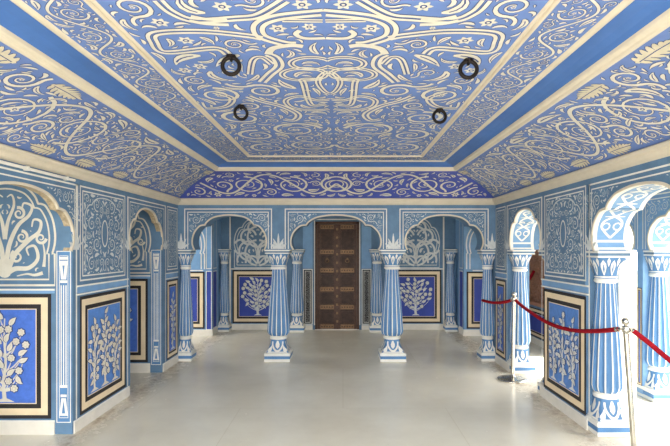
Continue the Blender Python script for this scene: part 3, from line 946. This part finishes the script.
def side_wall(mp, parent, seed):
    for (a, b), (f0, f1) in (((2.86, 4.13), (2.66, 4.205 if mp is LM else 4.19)), ((5.22, 6.17), (5.18, 6.27))):
        spandrels(mp, parent, a, b, f0, f1, 2.155, seed+int(a*10))
    crest(mp, parent, 4.17, SP+.01, .10, .20); crest(mp, parent, 5.185, SP+.01, .07, .18); crest(mp, parent, 6.27, SP+.01, .10, .20)
    small_lace(mp, parent, 4.235, 5.115, 1.305, 2.155, seed+1, medallion=True, arch_line=True, bold=1.05)
    small_lace(mp, parent, 6.33, 6.735, 1.305, 2.155, seed+2, arch_line=False)
    d, r = dado(mp, parent, 4.235, 5.13, fill=SIDEBLUE)
    w = r[1]-r[0]
    for q, hh in ((.18, .86), (.5, .94), (.82, .86)):
        tree(mp, d, r[0]+w*q, r[2]+.015, (r[3]-r[2])*hh, w*.172, .007, seed+int(q*100), ORNCREAM if mp is LM else LACE)
    d, r = dado(mp, parent, 6.33, 6.745, scale=.7)
    tree(mp, d, (r[0]+r[1])/2, r[2]+.015, (r[3]-r[2])*.9, (r[1]-r[0])*.42, .007, seed+9, LACE)
    rails(mp, parent, 4.19, 5.18); rails(mp, parent, 6.29, YA-.02)
    skirting(mp, parent, 4.14 if mp is LM else 4.21, 5.215); skirting(mp, parent, 6.19, YA-.02)
    mb = MB()
    for a, b in ((4.17, 4.19), (5.165, 5.18), (6.27, 6.285)): mb.rect(mp, a, b, .11, 2.155, .004, WHITE)
    mb.build('pier_edge_line', parent)
side_wall(LM, wl, 100)

# cross walls of the left bays
def cross_wall(name, Y, seed):
    xo = -3.5
    mp = plane_map((0, Y, 0), (1, 0, 0), (0, 0, 1), (0, -1, 0))
    mb = MB(); mb.box(xo, XL-.0005, Y, Y+.22, 0, 2.26, WALLBLUE); w = struct(mb.build(name))
    colonnette(mp, w, XL-.135, XL-.012)
    tympanum(mp, w, -3.33, -2.475, 1.28, 1.55, 2.16, seed, ORNCREAM, bold=1.05)
    d, r = dado(mp, w, -3.30, -2.505, .135, 1.205)
    tree(mp, d, (r[0]+r[1])/2, r[2]+.01, (r[3]-r[2])*.96, (r[1]-r[0])*.36, .007, seed+3, ORNCREAM)
    mb = MB(); mb.slab(mp, -3.48, -2.475, 1.235, 1.25, 0, .012, WHITE); mb.rect(mp, -3.48, -2.475, 1.21, 1.235, .003, SKYBLUE); mb.build('chair_rail', w)
    skirting(mp, w, -3.48, XL-.15, .12)
    return w
cross_wall('wall_left_near_bay', 4.125, 300)
cross_wall('wall_left_far_bay', 6.165, 340)
mb = MB(); mb.box(-3.75, -3.5, YN, 7.6, 0, 2.74, WALLBLUE); struct(mb.build('wall_left_outer'))
mb = MB(); mb.box(-3.5, XL-TL, YN, 7.05, 2.26, 2.4, PLASTER); struct(mb.build('ceiling_left_bay'))

# ------------------------------------------------------------------ right wall
wr = struct(arch_wall('wall_right', RM, YN, 7.06, 2.74, [(2.86, 4.13), (5.22, 6.17)], T, WALLBLUE, jw=(.13, .16)))
side_wall(RM, wr, 200)
# white painted band with looped lines in the soffits of the two arches
def soffit(a, b, parent, seed, X0=XR, Tt=T):
    A = arch(a, b); k = len(A)
    s = [0]
    for p, q in zip(A, A[1:]): s.append(s[-1]+math.hypot(q[0]-p[0], q[1]-p[1]))
    cy = (a+b)/2
    def mp(u, v, n=0):
        u = min(max(u, 0), s[-1]-1e-6)
        i = max(j for j in range(k) if s[j] <= u); i = min(i, k-2); t = (u-s[i])/(s[i+1]-s[i])
        p = A[i]; q = A[i+1]; dx, dy = q[0]-p[0], q[1]-p[1]; l = math.hypot(dx, dy)
        return Vector((X0+v, p[0]+dx*t+dy/l*n, p[1]+dy*t-dx/l*n))
    mb = MB(); N = 60
    for v0, v1, m in ((.0, Tt, SKYBLUE),):
        mb.grid([[mp(s[-1]*i/N, v0, .003) for i in range(N+1)], [mp(s[-1]*i/N, v1, .003) for i in range(N+1)]], m, smooth=False)
    U = [s[-1]*i/N for i in range(N+1)]
    for v, w in ((.018, .036), (Tt-.018, .036)): mb.ribbon(mp, [(u, v) for u in U], w, .006, WHITE)
    L = s[-1]; n = max(4, int(L/.21))
    for e in (.02, L-.02, .09, L-.09): mb.ribbon(mp, [(e, .02), (e, Tt/2), (e, Tt-.02)], .022, .006, WHITE)
    for i in range(n):
        c = .12+(i+.5)*(L-.24)/n; h = (L-.24)/n/2; c0 = Tt/2
        for sd in (1, -1):
            mb.ribbon(mp, smooth_path([(c-h, c0), (c-h*.55, c0+sd*.07), (c, c0+sd*.085), (c+h*.5, c0+sd*.05), (c+h, c0)], 5), .020, .006, WHITE)
            mb.ribbon(mp, [(c+.032*math.cos(q*PI/5), c0+sd*.048+.032*math.sin(q*PI/5)) for q in range(11)], .013, .006, WHITE)
        mb.ribbon(mp, [(c-h, c0-.085), (c-h, c0), (c-h, c0+.085)], [.006, .022, .006], .006, WHITE)
    mb.build('painted_soffit', parent)
soffit(2.86, 4.13, wr, 1); soffit(5.22, 6.17, wr, 2)

# outer wall of the right side aisle: open arcade near, pierced window far
XO = 3.21
OM = plane_map((XO, 0, 0), (0, 1, 0), (0, 0, 1), (-1, 0, 0))
wo = struct(arch_wall('wall_right_outer', OM, 2.0, 7.02, 2.74, [(3.4, 5.04), (5.30, 6.84)], T, SKYBLUE, jw=(.1, .14)))
spandrels(OM, wo, 3.4, 5.04, 3.3, 5.14, 2.155, 260); spandrels(OM, wo, 5.30, 6.84, 5.22, 6.94, 2.155, 262)
soffit(3.4, 5.04, wo, 3, XO); soffit(5.30, 6.84, wo, 4, XO)
wd, r = dado(OM, wo, 5.15, 5.235, scale=.25)
mb = MB()
mb.box(XO, XO+T, 7.02, 7.30, 0, 2.74, WALLBLUE); mb.box(XO, XO+T, 8.55, YB+.2, 0, 2.74, WALLBLUE)
mb.box(XO, XO+T, 7.30, 8.55, 0, .64, WALLBLUE); mb.box(XO, XO+T, 7.30, 8.55, 2.2, 2.74, WALLBLUE)
wo2 = struct(mb.build('wall_right_lattice'))
dado(OM, wo2, 7.34, 8.50, .12, .60, DEEPBLUE, .7); skirting(OM, wo2, 7.05, 9.1)
# pierced window
win = bpy.data.objects.new('window_1', None); COL.objects.link(win); struct(win)
mb = MB(); mb.frame(OM, 7.30, 8.55, .64, 2.20, .05, .02, TERRA, depth=True); mb.box(XO+.10, XO+.14, 7.30, 8.55, .64, 2.20, WOOD); mb.build('window_frame', win)
mb = MB(); LT = plane_map((XO+.06, 0, 0), (0, 1, 0), (0, 0, 1), (-1, 0, 0))
for i in range(21):
    u = 7.35+i*.0575; mb.slab(LT, u-.010, u+.010, .69, 2.15, 0, .03, TERRA)
for i in range(26):
    v = .69+i*.0585; mb.slab(LT, 7.34, 8.51, v-.010, v+.010, 0, .03, TERRA)
for i in range(20):
    for j in range(25):
        if (i+j) % 2: continue
        u, v = 7.379+i*.0575, .72+j*.0585
        mb.poly(LT, [(u-.02, v), (u, v-.02), (u+.02, v), (u, v+.02)], .031, TERRA)
mb.build('stone_lattice', win)
mb = MB(); mb.box(XR+T, XO, 1.5, YB+.2, 2.42, 2.5, PLASTER); struct(mb.build('ceiling_right_aisle'))

# ------------------------------------------------------------------ arcade across the hall
ox = [(-2.115, -1.090), (-.725, .525), (.885, 1.965)]
wa = struct(arch_wall('wall_middle', AM, XL-1.2+.02, XO, 2.74, ox, .30, WALLBLUE, base=lambda k: SP))
for i, ((a, b), (f0, f1)) in enumerate(zip(ox, ((-2.235, -1.0), (-.82, .62), (.795, 2.05)))):
    spandrels(AM, wa, a, b, f0, f1, 2.155, 400+i*7)
for x, w in ((-.91, .17), (.708, .17), (-2.28, .06), (2.10, .06)): crest(AM, wa, x, SP+.012, w, .22)
# short return walls beyond the side walls
mb = MB(); mb.box(XO-.0, XO+.01, YA, YA+.3, 0, .01, WALLBLUE)

# ------------------------------------------------------------------ back aisle
wb = MB()
wb.box(-3.75, -.545, YB, YB+.25, 0, 2.6, WALLBLUE); wb.box(.315, 3.5, YB, YB+.25, 0, 2.6, WALLBLUE); wb.box(-.545, .315, YB, YB+.25, 2.12, 2.6, WALLBLUE)
wb = struct(wb.build('wall_back'))
mb = MB(); mb.box(-3.75, 3.5, YA+.3, YB+.25, 2.36, 2.5, PLASTER); struct(mb.build('ceiling_back_aisle'))
for c, sd in ((-1.665, 0), (1.425, 1)):
    d, r = dado(BM, wb, c-.50, c+.50, .13, 1.17, DEEPBLUE)
    tree(BM, d, (r[0]+r[1])/2, r[2]+.02, (r[3]-r[2])*.95, (r[1]-r[0])*.42, .007, 500+sd, LACE, True)
    tympanum(BM, wb, c-.46, c+.46, 1.215, 1.56, 2.19, 520+sd, LACE, lattice=True)
    mb = MB(); mb.rect(BM, c-.56, c-.53, .11, 2.3, .004, WHITE); mb.rect(BM, c+.53, c+.56, .11, 2.3, .004, WHITE)
    mb.rect(BM, c-.53, c+.53, 1.18, 1.20, .004, WHITE); mb.build('panel_line', wb)
    skirting(BM, wb, c-.62, c+.62, .115)
for u0, u1 in ((-.765, -.615), (.385, .535)):
    mb = MB(); mb.rect(BM, u0, u1, .12, 1.17, .003, BLACK); mb.frame(BM, u0-.02, u1+.02, .10, 1.19, .016, .005, WHITE); mb.frame(BM, u0+.02, u1-.02, .14, 1.15, .008, .005, WHITE)
    po = mb.build('narrow_panel', wb)
    small_lace(BM, po, u0+.028, u1-.028, .15, 1.14, int(600+u0*10), 'vine_scroll', frames=False, bold=.6, n=.006)
    mb = MB(); mb.rect(BM, u0-.02, u1+.02, 1.20, 2.12, .003, SKYBLUE); mb.build('plain_panel', wb)
    skirting(BM, wb, u0-.02, u1+.02, .09)
# end piers of the back aisle
def end_pier(name, x0, x1, side):
    Y = 8.74
    mb = MB(); mb.box(min(x0, x1), max(x0, x1), Y, YB-.001, 0, 2.36, SKYBLUE); w = struct(mb.build(name))
    s = 1 if x1 > x0 else -1
    mp = plane_map((x0, Y, 0), (s, 0, 0), (0, 0, 1), (0, -1, 0))
    jm = plane_map((x0, 0, 0), (0, 1, 0), (0, 0, 1), (-s, 0, 0))
    L = abs(x1-x0)
    f0 = .135 if side < 0 else .05
    mb = MB()
    if side < 0: mb.rect(mp, .012, .10, .12, 1.17, .003, DEEPBLUE); mb.frame(mp, .004, .108, .11, 1.18, .012, .005, WHITE); mb.frame(mp, .004, .108, 1.22, 2.3, .012, .005, WHITE); mb.build('narrow_panel', w)
    d, r = dado(mp, w, f0, L-.02, .13, 1.17, DEEPBLUE)
    mb = MB()
    a, b = f0, L-.02
    for e, wd in ((0, .022), (.06, .02)):
        B = arch(a+e, b-e, 1.5, 2.16-e)
        mb.ribbon(mp, [(a+e, 1.215), (a+e, 1.5)]+B+[(b-e, 1.5), (b-e, 1.215)], wd, .005, WHITE)
    mb.rect(mp, .16, L, 1.18, 1.2, .005, WHITE)
    mb.build('blind_arch', w)
    skirting(mp, w, 0, L, .115)
    mb = MB(); mb.rect(jm, Y+.06, Y+.30, .13, 1.17, .003, DEEPBLUE); mb.frame(jm, Y+.05, Y+.31, .12, 1.18, .016, .005, WHITE); mb.frame(jm, Y+.05, Y+.31, 1.22, 2.3, .016, .005, WHITE)
    mb.build('jamb_panel', w); skirting(jm, w, Y-.01, YB-.3, .115)
    return w
end_pier('wall_back_left', -2.385, -3.49, -1); end_pier('wall_back_right', 2.20, 3.2, 1)
# left end of the back aisle, an opening to the daylight
mb = MB(); mb.box(-3.75, -3.5, 7.06, 7.6, 0, 2.5, WALLBLUE)
mb.box(-3.75, -3.5, 8.5, YB+.2, 0, 2.5, WALLBLUE); mb.box(-3.75, -3.5, 7.6, 8.5, 2.15, 2.5, WALLBLUE); struct(mb.build('wall_back_aisle_end'))
# return walls closing the side bays behind the arcade line
mb = MB(); mb.box(-3.5, XL-.001, 6.82, 7.05, 0, SP, WALLBLUE); struct(mb.build('wall_left_return'))

# ------------------------------------------------------------------ carved double door
door = bpy.data.objects.new('door_1', None); COL.objects.link(door); struct(door)
D0, D1, DZ = -.545, .315, 2.115
DM = plane_map((0, YB+.02, 0), (1, 0, 0), (0, 0, 1), (0, -1, 0))
mb = MB(); mb.slab(DM, D0, D0+.045, 0, DZ, -.1, .05, WOOD); mb.slab(DM, D1-.045, D1, 0, DZ, -.1, .05, WOOD); mb.slab(DM, D0, D1, DZ-.05, DZ, -.1, .05, WOOD); mb.build('door_frame', door)
mid = (D0+D1)/2
for a, b in ((D0+.047, mid-.012), (mid+.012, D1-.047)):
    mb = MB(); mb.slab(DM, a, b, .01, DZ-.052, -.06, .0, WOODD); lf = mb.build('door_leaf', door)
    mb = MB()
    for x in (a, b-.055): mb.slab(DM, x, x+.055, .01, DZ-.052, 0, .022, WOOD)
    mb.build('stile', lf)
    for z in (.02, .40, .75, 1.12, 1.48, 1.97):
        m2 = MB(); m2.slab(DM, a+.055, b-.055, z, z+.085, 0, .020, BRASS)
        for q in range(5):
            x = a+.085+q*(b-a-.17)/4
            m2.poly(DM, [(x+.014*math.cos(w*PI/4), z+.042+.014*math.sin(w*PI/4)) for w in range(8)], .024, WOODD)
        m2.build('rail', lf)
    for z in (.11, .49, .84, 1.21, 1.57):
        m3 = MB(); hgt = .26 if z != 1.57 else .38
        m3.slab(DM, a+.075, b-.075, z+.02, z+hgt-.02, 0, .010, WOODD)
        m3.frame(DM, a+.065, b-.065, z+.008, z+hgt-.008, .010, .015, WOOD, depth=True); m3.build('door_panel', lf)
    m4 = MB(); cx = (a+b)/2; cz = 1.42-.07
    m4.torus(None, .036, .008, lambda x, y, z: DM(cx+x, cz+y, .030+z), BRASS, 24, 8)
    m4.poly(DM, [(cx+.022*math.cos(q*PI/6), cz+.036+.022*math.sin(q*PI/6)) for q in range(12)], .026, BRASS)
    m4.build('ring_handle', lf)
mb = MB(); mb.slab(DM, mid-.028, mid+.028, .01, DZ-.052, .002, .034, WOOD)
for q in range(24):
    z = .06+q*.082; mb.slab(DM, mid-.02, mid+.02, z, z+.045, .034, .040, BRASS if q % 2 else WOOD)
mb.build('meeting_stile', door)
mb = MB(); mb.slab(DM, D0, D1, -.005, .012, -.15, .06, PLASTER); mb.build('threshold', door)
mb = MB(); BM2 = BM; mb.rect(BM2, D0-.022, D0-.004, .09, 2.17, .004, WHITE); mb.rect(BM2, D1+.004, D1+.022, .09, 2.17, .004, WHITE); mb.rect(BM2, D0-.022, D1+.022, 2.15, 2.17, .004, WHITE); mb.build('door_line', wb)

# ------------------------------------------------------------------ iron rings in the ceiling
def px_plane(x, y, z):
    Y = (H-z)*F/(y-CY); return ((x-CX)/F*Y, Y)
def iron_ring(label, x, y, R=.050, rot=0.0):
    t = thing('ceiling_ring', label, 'iron ring', (x, y, ZC-.002), 'iron rings hanging from the ceiling')
    mb = MB(); mb.lathe([(.026, -.001), (.028, -.006), (.018, -.012), (.008, -.014)][::-1], IRON, 16); mb.build('mounting_plate', t)
    mb = MB()
    mb.tube([(.0, -.016, -.006), (.0, -.018, -.020), (0, -.008, -.030), (0, .008, -.030), (0, .018, -.020), (0, .016, -.006)], .006, IRON, 8); mb.build('staple', t)
    c, s = math.cos(rot), math.sin(rot)
    mb = MB(); zc = -.012-R
    mb.torus(None, R, .0115, lambda a, b, n: Vector((a*c-n*s, a*s+n*c, zc+b)), IRON, 40, 12); mb.build('ring', t)
    return t
for lab, px_, py_, zz, R, rot in (('large dark iron ring hanging from the ceiling, near left one above the hall', 231, 66, 2.60, .046, .1),
                         ('large dark iron ring hanging from the ceiling, near right one above the hall', 468.5, 69.5, 2.60, .046, -.1),
                         ('small-looking iron ring farther back on the left of the ceiling', 241, 113, 2.60, .046, .45),
                         ('small-looking iron ring farther back on the right of the ceiling', 439.5, 116.5, 2.60, .046, 0)):
    x, y = px_plane(px_, py_, zz); iron_ring(lab, x, y, R, rot)

# ------------------------------------------------------------------ posts and ropes
def stanchion(label, x, y, tilt=(0, 0)):
    t = thing('barrier_post', label, 'barrier post', (x, y, 0), 'steel barrier posts with red rope')
    mb = MB(); mb.lathe([(.172, 0), (.176, .010), (.172, .018), (.12, .030), (.055, .042), (.026, .055), (.020, .07)], STEEL, 40); mb.build('base', t)
    mb = MB(); mb.tube([(tilt[0]*z, tilt[1]*z, z) for z in (.055, .3, .6, .95)], .021, STEEL, 20); mb.build('pole', t)
    mb = MB(); o = (tilt[0]*.95, tilt[1]*.95, .95)
    mb.lathe([(.021, 0), (.026, .004), (.028, .03), (.026, .056), (.021, .060)], STEEL, 24, o); col = mb.build('rope_collar', t)
    for q in range(4):
        a = q*PI/2+.4; m2 = MB()
        m2.torus(None, .012, .003, lambda u, v, n: Vector((o[0]+(.036+u)*math.cos(a)-n*math.sin(a), o[1]+(.036+u)*math.sin(a)+n*math.cos(a), .985+v)), STEEL, 14, 6); m2.build('hook_eye', col)
    mb = MB(); o = (tilt[0]*1.0, tilt[1]*1.0, 1.008)
    mb.lathe([(.010, 0), (.012, .006), (.022, .010), (.028, .022), (.030, .034), (.026, .048), (.015, .058), (.004, .061)], STEEL, 24, o); mb.build('finial', t)
    return t
stanchion('steel barrier post standing far, on its round base before the small right arch', 2.055, 5.82, (.02, 0))
stanchion('steel barrier post nearest the camera, leaning slightly beside the near right column', 2.225, 3.66, (-.07, 0))
stanchion('steel barrier post in the bright side aisle beyond the near right arch', 3.05, 3.05)

def rope(label, pts, r=.019):
    t = thing('barrier_rope', label, 'rope', pts[0], 'red velvet barrier ropes')
    base = Vector(pts[0]); P = [Vector(p)-base for p in smooth_path(pts, 8)]
    mb = MB(); mb.tube(P[1:-1], r, ROPE, 14); mb.build('rope_cord', t)
    for i, j in ((0, 2), (-1, -3)):
        m2 = MB(); m2.tube([P[i], P[i]+(P[j]-P[i])*.6, P[j]], [.008, .020, .022], STEEL, 12); m2.build('end_cap', t)
    return t
rope('long red velvet rope drooping between the far and the near steel posts', [(2.078, 5.79, .975), (2.10, 5.60, .915), (2.125, 5.0, .825), (2.145, 4.50, .83), (2.15, 4.05, .90), (2.150, 3.71, .975)])
rope('red velvet rope from the far steel post to the front row column', [(2.072, 5.855, .975), (2.065, 6.05, .925), (2.03, 6.35, .875), (2.00, 6.55, .862), (1.965, 6.79, .862)])
rope('red velvet rope running down from the near steel post to the right picture edge', [(2.19, 3.65, .985), (2.28, 3.60, .90), (2.50, 3.48, .70), (2.72, 3.32, .66), (2.90, 3.16, .78), (3.02, 3.06, .96)])
rope('short red velvet rope hanging in front of the terracotta lattice window', [(3.19, 8.02, 1.22), (3.08, 7.92, 1.10), (2.85, 7.70, .95), (2.55, 7.35, .86), (2.17, 6.98, .93)], .024)

# ------------------------------------------------------------------ pipe under the left cornice
t = thing('conduit_pipe', 'thin white conduit pipe along the left wall just under the cream cornice', 'pipe', (XL+.02, 1.5, 2.18))
mb = MB(); mb.tube([(0, 0, 0), (0, 1, 0), (0, 2.62, 0)], .012, WHITE, 10); mb.build('pipe', t)
for y in (.4, 1.2, 2.0, 2.5):
    mb = MB(); mb.box(-.018, .014, y-.012, y+.012, -.016, .016, WHITE); mb.build('pipe_clip', t)

# ------------------------------------------------------------------ terrace outside on the right, plus unseen near-end slab added for bounce light
mb = MB(); mb.box(3.62, 16, -9, 16, -.15, -.02, STONE); mb.box(-10, 3.62, -9, YN-1.2, -.15, -.02, STONE); struct(mb.build('terrace_floor'))
mb = MB(); mb.box(8.4, 8.7, -3, 16, -.02, .9, OCHRE); mb.box(8.35, 8.75, -3, 16, .9, .98, PLASTER); struct(mb.build('terrace_parapet'))

# ------------------------------------------------------------------ light
w = bpy.data.worlds.new('world'); SC.world = w; w.use_nodes = True
bg = w.node_tree.nodes['Background']; bg.inputs['Color'].default_value = (1.0, 0.98, 0.94, 1); bg.inputs['Strength'].default_value = 3.8
sun = bpy.data.lights.new('sun', 'SUN'); sun.energy = 6; sun.angle = .02; sun.color = (1, .95, .86)
so = bpy.data.objects.new('sun', sun); COL.objects.link(so)
so.rotation_euler = Vector((-.52, .20, -.9)).to_track_quat('-Z', 'Y').to_euler()
# daylight portals in the open ends
def portal(loc, rot, sx, sy):
    a = bpy.data.lights.new('daylight_portal', 'AREA'); a.shape = 'RECTANGLE'; a.size = sx; a.size_y = sy; a.cycles.is_portal = True
    o = bpy.data.objects.new('daylight_portal', a); COL.objects.link(o); o.location = loc; o.rotation_euler = rot
portal((XC, YN-.02, 1.35), (PI/2, 0, 0), 4.6, 2.9)
portal((XO+T+.02, 5.0, 1.1), (0, PI/2, 0), 2.3, 7.2)
portal((-3.77, 8.05, 1.1), (0, -PI/2, 0), 2.2, 1.0)

SC.view_settings.view_transform = 'Standard'; SC.view_settings.look = 'None'; SC.view_settings.gamma = 1
SC.view_settings.use_curve_mapping = False; SC.view_settings.exposure = 1.0
SC.cycles.use_denoising = True
SC.cycles.max_bounces = 14; SC.cycles.diffuse_bounces = 8; SC.cycles.sample_clamp_indirect = 6
